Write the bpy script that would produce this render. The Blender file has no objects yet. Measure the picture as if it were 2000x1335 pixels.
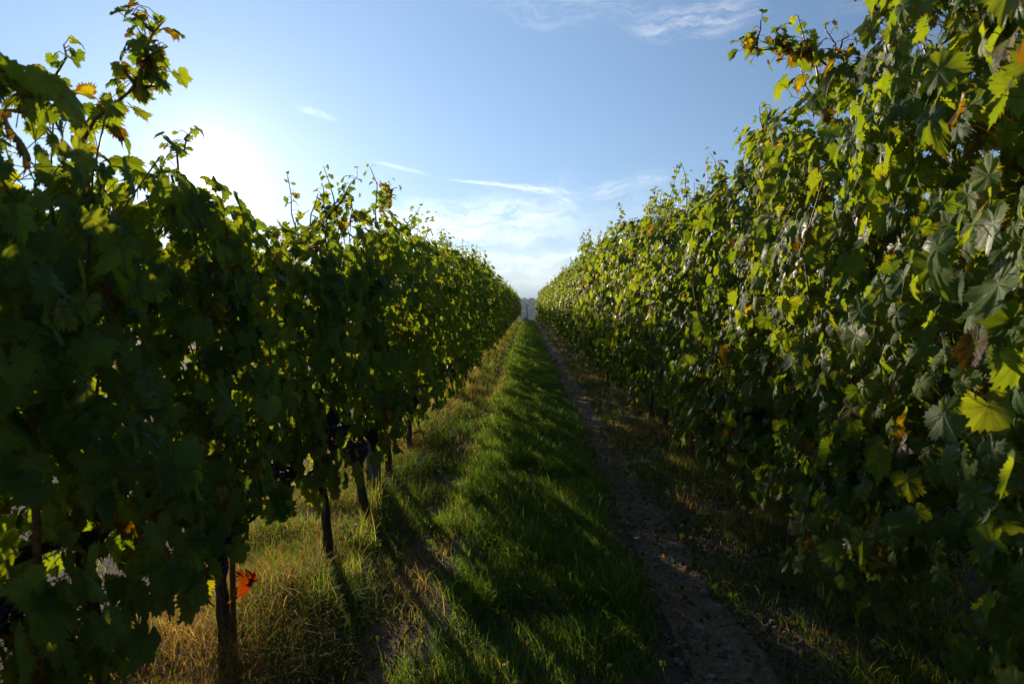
import bpy, bmesh, math, random
import numpy as np
from mathutils import Vector, Matrix, noise as mnoise

R = math.radians
scene = bpy.context.scene
COL = scene.collection

# ------------------------------------------------------------------ camera
cam_d = bpy.data.cameras.new("camera")
cam = bpy.data.objects.new("camera", cam_d)
COL.objects.link(cam)
cam.location = (0.0, 0.0, 1.40)
cam.rotation_euler = (R(90 - 3.03), 0, R(1.33))
cam_d.lens = 24.0
cam_d.sensor_width = 36.0
cam_d.clip_start = 0.05
cam_d.clip_end = 9000
cam_d.dof.use_dof = True
cam_d.dof.focus_distance = 5.0
cam_d.dof.aperture_fstop = 7.0
scene.camera = cam

# ------------------------------------------------------------------ sun, sky, exposure
SUN_AZ, SUN_EL = -24.96, 10.07            # degrees; azimuth from +Y towards +X
S = Vector((math.sin(R(SUN_AZ)) * math.cos(R(SUN_EL)), math.cos(R(SUN_AZ)) * math.cos(R(SUN_EL)), math.sin(R(SUN_EL))))
sun_d = bpy.data.lights.new("sun", 'SUN')
sun_d.energy = 5.0
sun_d.angle = R(0.55)
sun_d.color = (1.0, 0.83, 0.62)
sun = bpy.data.objects.new("sun", sun_d)
sun.rotation_mode = 'QUATERNION'
sun.rotation_quaternion = S.to_track_quat('Z', 'Y')
sun.location = S * 50
COL.objects.link(sun)

scene.view_settings.view_transform = 'Standard'
scene.view_settings.look = 'None'
scene.view_settings.gamma = 1.0
scene.view_settings.exposure = 0.7
scene.cycles.use_denoising = True
scene.cycles.max_bounces = 7
scene.cycles.diffuse_bounces = 3
scene.cycles.transmission_bounces = 5
scene.cycles.glossy_bounces = 2
scene.cycles.volume_bounces = 0
scene.cycles.sample_clamp_indirect = 4.0
scene.cycles.caustics_reflective = False
scene.cycles.caustics_refractive = False


class NT:
    """short-hand for wiring nodes"""
    def __init__(s, tree):
        s.t = tree; s.n = tree.nodes; s.l = tree.links
    def node(s, kind, **kw):
        n = s.n.new(kind)
        for k, v in kw.items():
            setattr(n, k, v)
        return n
    def put(s, sock, v):
        if v is None:
            return
        if isinstance(v, bpy.types.NodeSocket):
            s.l.new(v, sock)
        elif isinstance(v, bpy.types.Node):
            s.l.new(v.outputs[0], sock)
        else:
            sock.default_value = v
    def m(s, op, a, b=None, c=None, clamp=False):
        n = s.n.new('ShaderNodeMath'); n.operation = op; n.use_clamp = clamp
        s.put(n.inputs[0], a); s.put(n.inputs[1], b)
        if c is not None:
            s.put(n.inputs[2], c)
        return n.outputs[0]
    def vm(s, op, a, b=None):
        n = s.n.new('ShaderNodeVectorMath'); n.operation = op
        s.put(n.inputs[0], a); s.put(n.inputs[1], b)
        return n.outputs['Value'] if op in ('DOT_PRODUCT', 'LENGTH') else n.outputs[0]
    def mix(s, f, a, b, blend='MIX'):
        n = s.n.new('ShaderNodeMix'); n.data_type = 'RGBA'; n.blend_type = blend
        n.clamp_factor = True
        s.put(n.inputs[0], f); s.put(n.inputs[6], a); s.put(n.inputs[7], b)
        return n.outputs[2]
    def ramp(s, f, stops, interp='LINEAR'):
        n = s.n.new('ShaderNodeValToRGB'); n.color_ramp.interpolation = interp
        e = n.color_ramp.elements
        while len(e) < len(stops):
            e.new(0.5)
        for el, (p, c) in zip(e, stops):
            el.position = p
            el.color = c if len(c) == 4 else (*c, 1)
        s.put(n.inputs[0], f)
        return n.outputs[0]
    def maprange(s, v, a, b, c=0.0, d=1.0, kind='SMOOTHSTEP'):
        n = s.n.new('ShaderNodeMapRange'); n.interpolation_type = kind
        s.put(n.inputs[0], v); s.put(n.inputs[1], a); s.put(n.inputs[2], b); s.put(n.inputs[3], c); s.put(n.inputs[4], d)
        return n.outputs[0]
    def noise(s, vec, scale, detail=3, rough=0.5, dist=0.0):
        n = s.n.new('ShaderNodeTexNoise')
        s.put(n.inputs['Vector'], vec)
        n.inputs['Scale'].default_value = scale; n.inputs['Detail'].default_value = detail
        n.inputs['Roughness'].default_value = rough; n.inputs['Distortion'].default_value = dist
        return n.outputs['Fac']
    def xyz(s, x, y, z=0.0):
        n = s.n.new('ShaderNodeCombineXYZ')
        s.put(n.inputs[0], x); s.put(n.inputs[1], y); s.put(n.inputs[2], z)
        return n.outputs[0]


SKY_STRENGTH = 0.052
world = bpy.data.worlds.new("World")
scene.world = world
world.use_nodes = True
w = NT(world.node_tree)
w.n.clear()
sky = w.node('ShaderNodeTexSky', sky_type='NISHITA', sun_disc=False)
sky.sun_elevation = R(SUN_EL)
sky.sun_rotation = R(SUN_AZ)
sky.altitude = 200
sky.air_density = 1.0
sky.dust_density = 0.2
sky.ozone_density = 2.2
tc = w.node('ShaderNodeTexCoord').outputs['Generated']
dirn = w.vm('NORMALIZE', tc)
sep = w.node('ShaderNodeSeparateXYZ'); w.put(sep.inputs[0], dirn)
X, Y, Z = sep.outputs
AZ = w.m('MULTIPLY', w.m('ARCTAN2', X, Y), 180 / math.pi)
EL = w.m('MULTIPLY', w.m('ARCSINE', Z), 180 / math.pi)
WARP = w.m('SUBTRACT', w.noise(w.xyz(w.m('MULTIPLY', AZ, 0.25), w.m('MULTIPLY', EL, 0.35)), 1.0, 4, 0.6), 0.5)


def wisp(az, el, half, wid, slope, gain, fine=1.0, lo=0.42, hi=0.75, seed=0.0):
    """one cirrus streak hung at a bearing and height above the horizon"""
    u = w.m('SUBTRACT', AZ, az)
    v = w.m('SUBTRACT', w.m('SUBTRACT', EL, el), w.m('MULTIPLY', u, slope))
    v = w.m('ADD', v, w.m('MULTIPLY', WARP, wid * 1.6))
    un, vn = w.m('DIVIDE', u, half), w.m('DIVIDE', v, wid)
    d = w.m('ADD', w.m('MULTIPLY', un, un), w.m('MULTIPLY', vn, vn))
    g = w.maprange(d, 1.0, 0.0)
    nz = w.noise(w.xyz(w.m('MULTIPLY', u, 0.38 * fine), w.m('MULTIPLY', v, 2.2 * fine), seed), 1.0, 6, 0.68, 0.35)
    return w.m('MULTIPLY', w.m('MULTIPLY', g, w.maprange(nz, lo, hi)), gain)


clouds = [
    wisp(-2.6, 9.95, 5.0, 0.20, -0.10, 0.9, 1.6, 0.26, 0.62, 3.1),
    wisp(0.9, 9.55, 3.6, 0.42, -0.12, 1.0, 1.9, 0.34, 0.66, 8.1),
    wisp(2.6, 8.8, 1.8, 0.6, -0.35, 0.5, 1.6, 0.36, 0.72, 8.6),
    wisp(-10.4, 11.1, 2.8, 0.22, -0.2, 0.5, 1.0, 0.2, 0.6, 5.7),
    wisp(13.5, 21.5, 6.5, 1.5, 0.05, 0.95, 0.6, 0.36, 0.72, 1.2),
    wisp(5.0, 22.8, 11.0, 1.9, -0.05, 0.45, 0.6, 0.38, 0.8, 9.2),
    wisp(26.5, 21.6, 4.5, 1.4, 0.1, 0.5, 0.6, 0.38, 0.8, 4.2),
    wisp(7.9, 9.7, 5.6, 0.95, 0.16, 0.75, 1.0, 0.35, 0.8, 2.2),
    wisp(-4.4, 6.9, 11.0, 2.4, 0.02, 1.15, 0.6, 0.30, 0.64, 6.4),
    wisp(-17.0, 14.9, 2.0, 0.34, -0.25, 0.6, 1.3, 0.3, 0.65, 7.7),
    wisp(-1.0, 2.9, 16.0, 1.9, 0.0, 1.0, 0.35, 0.33, 0.7, 0.4),
    wisp(3.0, 6.4, 20.0, 4.6, 0.03, 0.35, 0.35, 0.30, 0.8, 12.4),
    wisp(4.0, 5.1, 11.0, 1.3, 0.03, 0.4, 0.4, 0.36, 0.8, 10.4),
]
cl = clouds[0]
for c in clouds[1:]:
    cl = w.m('ADD', cl, c)
cl = w.m('MINIMUM', cl, 0.95)
# the air itself: whiter towards the horizon and towards the sun
cosang = w.vm('DOT_PRODUCT', dirn, (S.x, S.y, S.z))
ang = w.m('MULTIPLY', w.m('ARCCOSINE', w.m('MINIMUM', cosang, 0.9999999)), 180 / math.pi)
def bell(a, width, gain):
    q = w.m('DIVIDE', a, width)
    return w.m('MULTIPLY', w.m('EXPONENT', w.m('MULTIPLY', w.m('MULTIPLY', q, q), -1.0)), gain)
aur = w.m('ADD', w.m('ADD', bell(ang, 1.2, 80.0), bell(ang, 3.2, 5.0)), w.m('ADD', bell(ang, 6.5, 1.3), bell(ang, 13.0, 0.5)))
hor = w.m('MULTIPLY', w.m('EXPONENT', w.m('MULTIPLY', w.m('MAXIMUM', EL, 0.0), -0.24)), 1.0)
skycol = sky.outputs[0]
skyc = w.mix(1.0, skycol, (0.84, 0.96, 1.23, 1), 'MULTIPLY')
skyc = w.mix(w.m('MULTIPLY', hor, 0.75), skyc, (7.6, 8.6, 9.6, 1))
aurc = w.vm('SCALE', (1.0, 0.93, 0.80)); aurc.node.inputs[3].default_value = 1; w.put(aurc.node.inputs[3], aur)
skyc = w.vm('ADD', skyc, aurc)
wide = w.vm('SCALE', (1.0, 1.46, 2.0)); w.put(wide.node.inputs[3], bell(ang, 45.0, 3.0))
skyc = w.vm('ADD', skyc, wide)
cloudc = w.vm('ADD', skyc, (5.6, 4.6, 2.8))
skyc = w.mix(cl, skyc, cloudc)
bg = w.node('ShaderNodeBackground')
w.put(bg.inputs[0], skyc); bg.inputs[1].default_value = SKY_STRENGTH
out = w.node('ShaderNodeOutputWorld')
w.l.new(bg.outputs[0], out.inputs[0])
world.cycles.sampling_method = 'MANUAL'
world.cycles.sample_map_resolution = 1024

# ------------------------------------------------------------------ helpers
rng = np.random.default_rng(7)
random.seed(7)
ORD = ["", "first", "second", "third", "fourth", "fifth", "sixth", "seventh", "eighth", "ninth", "tenth", "eleventh", "twelfth"]


def tag(o, label=None, cat=None, group=None, kind=None):
    if label: o["label"] = label
    if cat: o["category"] = cat
    if group: o["group"] = group
    if kind: o["kind"] = kind
    return o


def link(o, parent=None):
    COL.objects.link(o)
    if parent is not None:
        o.parent = parent
    return o


def empty(name, loc):
    o = bpy.data.objects.new(name, None)
    o.empty_display_size = 0.1
    o.location = loc
    return link(o)


def raw_mesh(name, co, tris, mat, smooth=True, attrs=None):
    """mesh from numpy arrays: co (V,3), tris (T,3); attrs {name: (V,k)}"""
    me = bpy.data.meshes.new(name)
    V, T = len(co), len(tris)
    me.vertices.add(V)
    me.vertices.foreach_set('co', np.asarray(co, np.float32).ravel())
    me.loops.add(T * 3)
    me.loops.foreach_set('vertex_index', np.asarray(tris, np.int32).ravel())
    me.polygons.add(T)
    me.polygons.foreach_set('loop_start', np.arange(0, T * 3, 3, dtype=np.int32))
    me.polygons.foreach_set('loop_total', np.full(T, 3, np.int32))
    if smooth:
        me.polygons.foreach_set('use_smooth', np.ones(T, bool))
    for k, v in (attrs or {}).items():
        v = np.asarray(v, np.float32)
        if v.shape[1] == 4:
            a = me.attributes.new(k, 'FLOAT_COLOR', 'POINT'); a.data.foreach_set('color', v.ravel())
        else:
            a = me.attributes.new(k, 'FLOAT_VECTOR', 'POINT'); a.data.foreach_set('vector', v.ravel())
    me.update(calc_edges=True)
    me.materials.append(mat)
    return me


def mesh_obj(name, me, parent=None, loc=None):
    o = bpy.data.objects.new(name, me)
    if loc is not None:
        o.location = loc
    return link(o, parent)


def tube(path, radii, sides=8, rough=0.0, seed=0):
    """co, tris for a tapered tube with closed ends along a path"""
    path = [Vector(p) for p in path]
    n = len(path)
    r_ = random.Random(seed)
    co, tr = [], []
    up = Vector((0.31, 0.17, 0.93)).normalized()
    for i, p in enumerate(path):
        t = (path[min(i + 1, n - 1)] - path[max(i - 1, 0)]).normalized()
        a = t.cross(up)
        if a.length < 0.15:
            a = t.cross(Vector((1, 0.2, 0)))
        a.normalize(); b = t.cross(a)
        for k in range(sides):
            th = 2 * math.pi * k / sides
            rr = radii[i] * (1 + rough * (r_.random() - 0.5) * 2)
            co.append(p + a * math.cos(th) * rr + b * math.sin(th) * rr)
    for i in range(n - 1):
        for k in range(sides):
            q = (k + 1) % sides
            A, B, C, D = i * sides + k, i * sides + q, (i + 1) * sides + q, (i + 1) * sides + k
            tr += [(A, B, C), (A, C, D)]
    c0 = len(co); co.append(path[0]); c1 = len(co); co.append(path[-1])
    for k in range(sides):
        q = (k + 1) % sides
        tr.append((c0, q, k)); tr.append((c1, (n - 1) * sides + k, (n - 1) * sides + q))
    return np.array([list(c) for c in co], np.float32), np.array(tr, np.int32)


def join(parts):
    cs, ts, off = [], [], 0
    for c, t in parts:
        cs.append(c); ts.append(t + off); off += len(c)
    return np.concatenate(cs), np.concatenate(ts)


# ------------------------------------------------------------------ materials
def new_mat(name):
    m = bpy.data.materials.new(name); m.use_nodes = True
    t = NT(m.node_tree); t.n.clear()
    return m, t


def principled(t, col, rough=0.6, spec=0.3, normal=None):
    b = t.node('ShaderNodeBsdfPrincipled')
    t.put(b.inputs['Base Color'], col); t.put(b.inputs['Roughness'], rough)
    t.put(b.inputs['Specular IOR Level'], spec)
    if normal is not None:
        t.put(b.inputs['Normal'], normal)
    return b


def finish(t, shader):
    o = t.node('ShaderNodeOutputMaterial'); t.l.new(shader.outputs[0], o.inputs[0])


def bump(t, h, dist, strength=1.0):
    b = t.node('ShaderNodeBump'); b.inputs['Strength'].default_value = strength
    b.inputs['Distance'].default_value = dist
    t.put(b.inputs['Height'], h)
    return b.outputs[0]


def leaf_material():
    m, t = new_mat("vine_leaf")
    tint = t.node('ShaderNodeAttribute', attribute_name='tint')
    uv = t.node('ShaderNodeAttribute', attribute_name='leaf_uv').outputs['Vector']
    sp = t.node('ShaderNodeSeparateXYZ'); t.put(sp.inputs[0], uv)
    lx, ly, edge = sp.outputs
    rad = t.m('SQRT', t.m('ADD', t.m('MULTIPLY', lx, lx), t.m('MULTIPLY', ly, ly)))
    ang = t.m('ARCTAN2', lx, ly)
    pp = t.m('PINGPONG', t.m('ADD', t.m('ABSOLUTE', ang), 0.0), 0.44)
    vd = t.m('MULTIPLY', pp, rad)
    # veins every 50 degrees, running from the leaf stalk
    vein = t.maprange(vd, 0.035, 0.008)
    geo = t.node('ShaderNodeNewGeometry')
    back = geo.outputs['Backfacing']
    pos = geo.outputs['Position']
    nz = t.noise(pos, 38.0, 3, 0.6)
    nz2 = t.noise(pos, 9.0, 2, 0.5)
    alpha = tint.outputs['Alpha']          # how far the leaf has turned
    col = t.mix(t.maprange(nz, 0.3, 0.75, 0.0, 0.35), tint.outputs['Color'], (0.030, 0.060, 0.012, 1))
    # browning from the margin inwards
    rim = t.maprange(t.m('ADD', edge, t.m('MULTIPLY', t.m('SUBTRACT', nz, 0.5), 0.9)), t.m('SUBTRACT', 1.12, t.m('MULTIPLY', alpha, 0.85)), t.m('SUBTRACT', 1.25, t.m('MULTIPLY', alpha, 0.75)))
    rimc = t.mix(nz2, (0.10, 0.050, 0.014, 1), (0.055, 0.030, 0.014, 1))
    col = t.mix(t.m('MULTIPLY', rim, t.m('MINIMUM', t.m('MULTIPLY', alpha, 3.0), 0.9)), col, rimc)
    colv = t.mix(t.m('MULTIPLY', vein, 0.22), col, (0.16, 0.20, 0.06, 1))
    under = t.mix(0.35, colv, (0.12, 0.15, 0.09, 1))
    face = t.mix(back, colv, under)
    nrm = bump(t, t.m('ADD', t.m('MULTIPLY', vein, -0.25), t.m('MULTIPLY', nz, 0.8)), 0.004, 0.6)
    pb = principled(t, face, t.m('ADD', t.maprange(nz2, 0.3, 0.7, 0.42, 0.75), t.m('MULTIPLY', back, 0.15)), t.maprange(t.noise(pos, 5.0, 1, 0.5), 0.50, 0.68, 0.08, 0.42), nrm)
    tr = t.node('ShaderNodeBsdfTranslucent')
    tcol = t.mix(1.0, t.mix(t.m('MULTIPLY', vein, 0.4), col, (0.05, 0.06, 0.015, 1)), (3.5, 2.8, 0.22, 1), 'MULTIPLY')
    t.put(tr.inputs[0], tcol)
    mx = t.node('ShaderNodeMixShader'); mx.inputs[0].default_value = 0.5
    t.l.new(pb.outputs[0], mx.inputs[1]); t.l.new(tr.outputs[0], mx.inputs[2])
    finish(t, mx)
    return m


def blade_material(name, gloss=0.4, trans=0.45):
    m, t = new_mat(name)
    tint = t.node('ShaderNodeAttribute', attribute_name='tint').outputs['Color']
    pb = principled(t, tint, 0.7, gloss)
    tr = t.node('ShaderNodeBsdfTranslucent'); t.put(tr.inputs[0], t.mix(1.0, tint, (2.7, 2.6, 0.9, 1), 'MULTIPLY'))
    mx = t.node('ShaderNodeMixShader'); mx.inputs[0].default_value = trans
    t.l.new(pb.outputs[0], mx.inputs[1]); t.l.new(tr.outputs[0], mx.inputs[2])
    finish(t, mx)
    return m


def bark_material():
    m, t = new_mat("vine_bark")
    p = t.node('ShaderNodeTexCoord').outputs['Object']
    st = t.vm('MULTIPLY', p, (90.0, 90.0, 9.0))
    n1 = t.noise(st, 1.0, 5, 0.65, 0.4)
    col = t.ramp(n1, [(0.3, (0.022, 0.014, 0.009)), (0.5, (0.075, 0.048, 0.030)), (0.75, (0.17, 0.12, 0.08))])
    finish(t, principled(t, col, 0.85, 0.2, bump(t, n1, 0.012, 1.0)))
    return m


def simple_noise_mat(name, c1, c2, scale, rough=0.7, spec=0.3, bd=0.004, stretch=(1, 1, 1), detail=4):
    m, t = new_mat(name)
    p = t.vm('MULTIPLY', t.node('ShaderNodeTexCoord').outputs['Object'], stretch)
    n1 = t.noise(p, scale, detail, 0.6)
    col = t.ramp(n1, [(0.3, c1), (0.7, c2)])
    finish(t, principled(t, col, rough, spec, bump(t, n1, bd, 0.8)))
    return m


def soil_material(name, c_dark, c_mid, c_pale, straw):
    m, t = new_mat(name)
    p = t.node('ShaderNodeNewGeometry').outputs['Position']
    n1 = t.noise(p, 2.3, 5, 0.6)
    n2 = t.noise(p, 26.0, 5, 0.7)
    n3 = t.noise(p, 110.0, 3, 0.7)
    vo = t.node('ShaderNodeTexVoronoi'); vo.inputs['Scale'].default_value = 34.0; t.put(vo.inputs['Vector'], p)
    stone = t.maprange(vo.outputs['Distance'], 0.34, 0.14)
    sel = t.node('ShaderNodeSeparateColor'); t.put(sel.inputs[0], vo.outputs['Color'])
    stone = t.m('MULTIPLY', stone, t.maprange(sel.outputs[0], 0.62, 0.70))
    col = t.ramp(t.m('ADD', t.m('MULTIPLY', n1, 0.45), t.m('MULTIPLY', n2, 0.55)), [(0.30, c_dark), (0.50, c_mid), (0.72, c_pale)])
    col = t.mix(t.maprange(n3, 0.58, 0.72, 0.0, straw), col, (0.26, 0.19, 0.11, 1))
    col = t.mix(t.m('MULTIPLY', stone, 0.75), col, t.mix(sel.outputs[1], (0.16, 0.12, 0.095, 1), (0.30, 0.25, 0.21, 1)))
    h = t.m('ADD', t.m('ADD', t.m('MULTIPLY', n2, 0.7), t.m('MULTIPLY', n3, 0.35)), t.m('MULTIPLY', stone, 0.6))
    finish(t, principled(t, col, 0.95, 0.15, bump(t, h, 0.05, 1.0)))
    return m


M_LEAF = leaf_material()
M_BLADE = blade_material("grass_blade", 0.08, 0.55)
M_BARK = bark_material()
M_CANE = simple_noise_mat("cane_bark", (0.10, 0.045, 0.018), (0.24, 0.12, 0.045), 30, 0.5, 0.4, 0.001, (1, 1, 0.3))
M_GRAPE = simple_noise_mat("grape_skin", (0.010, 0.012, 0.030), (0.050, 0.055, 0.095), 60, 0.42, 0.5, 0.0002)
M_POST = simple_noise_mat("weathered_post_wood", (0.09, 0.075, 0.06), (0.24, 0.21, 0.17), 6, 0.9, 0.2, 0.006, (14, 14, 1.2))
M_RUST = simple_noise_mat("rusty_steel", (0.10, 0.035, 0.014), (0.26, 0.10, 0.035), 40, 0.7, 0.4, 0.002)
M_WIRE = simple_noise_mat("galvanised_wire", (0.10, 0.095, 0.09), (0.18, 0.17, 0.16), 20, 0.65, 0.3, 0.0002)
M_HOSE = simple_noise_mat("black_hose", (0.012, 0.012, 0.012), (0.03, 0.028, 0.026), 12, 0.8, 0.2, 0.0008)
M_SOIL = soil_material("dry_vineyard_soil", (0.060, 0.042, 0.028), (0.125, 0.092, 0.064), (0.23, 0.18, 0.13), 0.5)
M_TRACK = soil_material("trodden_track_soil", (0.15, 0.098, 0.064), (0.28, 0.195, 0.135), (0.42, 0.32, 0.24), 0.8)
M_STONE = simple_noise_mat("pale_stone", (0.42, 0.40, 0.39), (0.66, 0.62, 0.60), 9, 0.9, 0.2, 0.02)
M_PEBBLE = simple_noise_mat("pebble_stone", (0.12, 0.09, 0.07), (0.34, 0.28, 0.23), 5, 0.9, 0.2, 0.003)
M_FLOWER = simple_noise_mat("yellow_petal", (0.55, 0.30, 0.01), (0.75, 0.45, 0.02), 80, 0.7, 0.2, 0.0003)
M_CYP = blade_material("cypress_needles", 0.2, 0.25)


# ------------------------------------------------------------------ terrain
def gauss(x, c, s):
    return np.exp(-((x - c) / s) ** 2)


def height(x, y):
    x = np.asarray(x, float); y = np.asarray(y, float)
    z = 0.02 * gauss(x, 0.06, 0.45) - 0.045 * gauss(x, 0.80, 0.22) - 0.035 * gauss(x, -0.62, 0.12)
    z = z + 0.05 * gauss(x, -1.12, 0.30) + 0.05 * gauss(x, 1.5, 0.35) + 0.05 * gauss(x, 4.1, 0.35)
    z = z + 0.012 * np.sin(x * 7.1 + y * 1.9) * np.sin(y * 2.7 - x * 2.2) + 0.02 * np.sin(y * 0.5 + x)
    near = np.clip((70 - y) / 15, 0, 1)
    z = z * near
    # beyond the rows the ground falls away to a shallow valley
    d = np.clip(y - 64, 0, None)
    z = z - 16 * (1 - np.exp(-d / 150))
    return z


def axis(lo, hi, fine_lo, fine_hi, step, grow):
    a = list(np.arange(fine_lo, fine_hi, step)); s = step; v = a[-1]
    while v < hi:
        s *= grow; v += s; a.append(v)
    s = step; v = fine_lo
    while v > lo:
        s *= grow; v -= s; a.insert(0, v)
    return np.array(a)


def sheet(name, xs, ys, mat, dz=0.0, keep=None, hfun=height):
    Xg, Yg = np.meshgrid(xs, ys)
    co = np.stack([Xg, Yg, hfun(Xg, Yg) + dz], -1).reshape(-1, 3)
    nx, ny = len(xs), len(ys)
    i, j = np.meshgrid(np.arange(nx - 1), np.arange(ny - 1))
    a = (j * nx + i).ravel()
    tr = np.concatenate([np.stack([a, a + 1, a + nx + 1], 1), np.stack([a, a + nx + 1, a + nx], 1)])
    return mesh_obj(name, raw_mesh(name, co, tr, mat))


tag(sheet("ground", axis(-4000, 4000, -3, 5.5, 0.07, 1.12), axis(-300, 5000, 0.5, 14, 0.09, 1.06), M_SOIL), kind="structure")


def ribbon(name, xc, half, y0, y1, seed):
    ys = [y0]
    while ys[-1] < y1:
        ys.append(ys[-1] + 0.06 + ys[-1] * 0.012)
    ys = np.array(ys); k = 9
    co, tr = [], []
    for i, y in enumerate(ys):
        l = half * (1 + 0.45 * mnoise.noise(Vector((seed, y * 1.3, 0))) + 0.3 * mnoise.noise(Vector((seed, y * 5, 3))))
        r = half * (1 + 0.45 * mnoise.noise(Vector((seed + 9, y * 1.3, 0))) + 0.3 * mnoise.noise(Vector((seed + 9, y * 5, 3))))
        for q in range(k):
            x = xc - l + (l + r) * q / (k - 1)
            co.append((x, y, float(height(x, y)) + 0.006))
    n = len(ys)
    for i in range(n - 1):
        for q in range(k - 1):
            a = i * k + q
            tr += [(a, a + 1, a + k + 1), (a, a + k + 1, a + k)]
    return mesh_obj(name, raw_mesh(name, np.array(co), np.array(tr), M_TRACK))


tag(ribbon("path", 0.78, 0.145, 0.6, 68, 1.0), kind="structure")
tag(ribbon("path", -0.61, 0.075, 0.6, 68, 5.0), kind="structure")


# far hillside, forest-dark, seen through the gap at the end of the rows
def hill_h(x, y):
    d = np.clip((y - 420) / 420, 0, 1)
    s = d * d * (3 - 2 * d)
    return -18 + s * (20.5 + 1.6 * np.sin(x * 0.011 + 1.0) + 1.0 * np.sin(x * 0.031))


M_HILL = simple_noise_mat("wooded_hillside", (0.020, 0.034, 0.014), (0.055, 0.075, 0.030), 0.05, 0.95, 0.1, 0.5)
tag(sheet("hill", np.arange(-1400, 1401, 14.0), np.arange(380, 1300, 14.0), M_HILL, 0, None, hill_h), kind="structure")


# ------------------------------------------------------------------ vine leaves
def leaf_outline(n, teeth, seed):
    r_ = random.Random(seed)
    q = lambda: r_.uniform(-0.05, 0.05)
    kp = [(0, 1.0), (10, 0.93), (22, 0.76 + q()), (29, 0.72 + q()), (37, 0.82), (48, 0.90 + q()), (60, 0.84), (72, 0.68 + q()), (80, 0.66 + q()), (90, 0.74),
          (104, 0.79 + q()), (122, 0.73), (142, 0.64 + q()), (160, 0.55), (171, 0.33), (180, 0.09)]
    ka = [k[0] for k in kp]; kr = [k[1] for k in kp]
    pts = []
    for i in range(n):
        a = -180 + 360 * i / n
        rr = np.interp(abs(a), ka, kr) * (1 + 0.05 * r_.uniform(-1, 1))
        if teeth and abs(a) < 165:
            rr *= 1.0 + r_.uniform(0.03, 0.12) if i % 2 == 0 else 1.0 - r_.uniform(0.05, 0.15)
        pts.append((math.sin(R(a)) * rr, math.cos(R(a)) * rr * 1.02))
    return np.array(pts)


def leaf_template(n, rings, seed):
    o = leaf_outline(n, n >= 24, seed)
    fr = {2: [0.5, 1.0], 3: [0.36, 0.72, 1.0], 1: [1.0]}[rings]
    P = [np.zeros((1, 2))]
    E = [np.zeros(1)]
    sm = o.copy()
    for f in fr:
        if f < 1:
            q = (np.roll(o, 1, 0) + o + np.roll(o, -1, 0)) / 3 * f
        else:
            q = o
        P.append(q); E.append(np.full(n, f))
    P = np.concatenate(P); E = np.concatenate(E)
    tr = []
    for k in range(n):
        q = (k + 1) % n
        tr.append((0, 1 + q, 1 + k))
    for ri in range(len(fr) - 1):
        b0, b1 = 1 + ri * n, 1 + (ri + 1) * n
        for k in range(n):
            q = (k + 1) % n
            tr += [(b0 + k, b0 + q, b1 + q), (b0 + k, b1 + q, b1 + k)]
    return P, E, np.array(tr, np.int32)


TEMPL = {
    'hi': [leaf_template(56, 3, s) for s in (1, 2, 3, 4, 11, 12, 13)],
    'mid': [leaf_template(26, 2, s) for s in (5, 6, 7)],
    'low': [leaf_template(15, 1, s) for s in (8, 9)],
}


def norm(v):
    return v / np.maximum(np.linalg.norm(v, axis=-1, keepdims=True), 1e-6)


def tints(n, autumn, g, green=None):
    """base colour per leaf; alpha = how far it has turned"""
    k = g.random(n)
    base = np.stack([0.058 + 0.066 * k, 0.118 + 0.068 * k, 0.038 + 0.008 * k], 1)
    a = g.random(n) * 0.35
    q = g.random(n)
    ye = q < autumn * 0.55
    base[ye] = np.stack([0.17 + 0.06 * k[ye], 0.17 + 0.04 * k[ye], 0.016 + 0 * k[ye]], 1); a[ye] = 0.45 + 0.3 * g.random(ye.sum())
    re = (q >= autumn * 0.55) & (q < autumn)
    base[re] = np.stack([0.15 + 0.05 * k[re], 0.12 + 0.04 * k[re], 0.014 + 0 * k[re]], 1); a[re] = 0.75 + 0.25 * g.random(re.sum())
    lt = (q > 0.80)
    base[lt] *= np.array([1.35, 1.2, 1.0])
    return np.concatenate([base, a[:, None]], 1)


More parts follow.
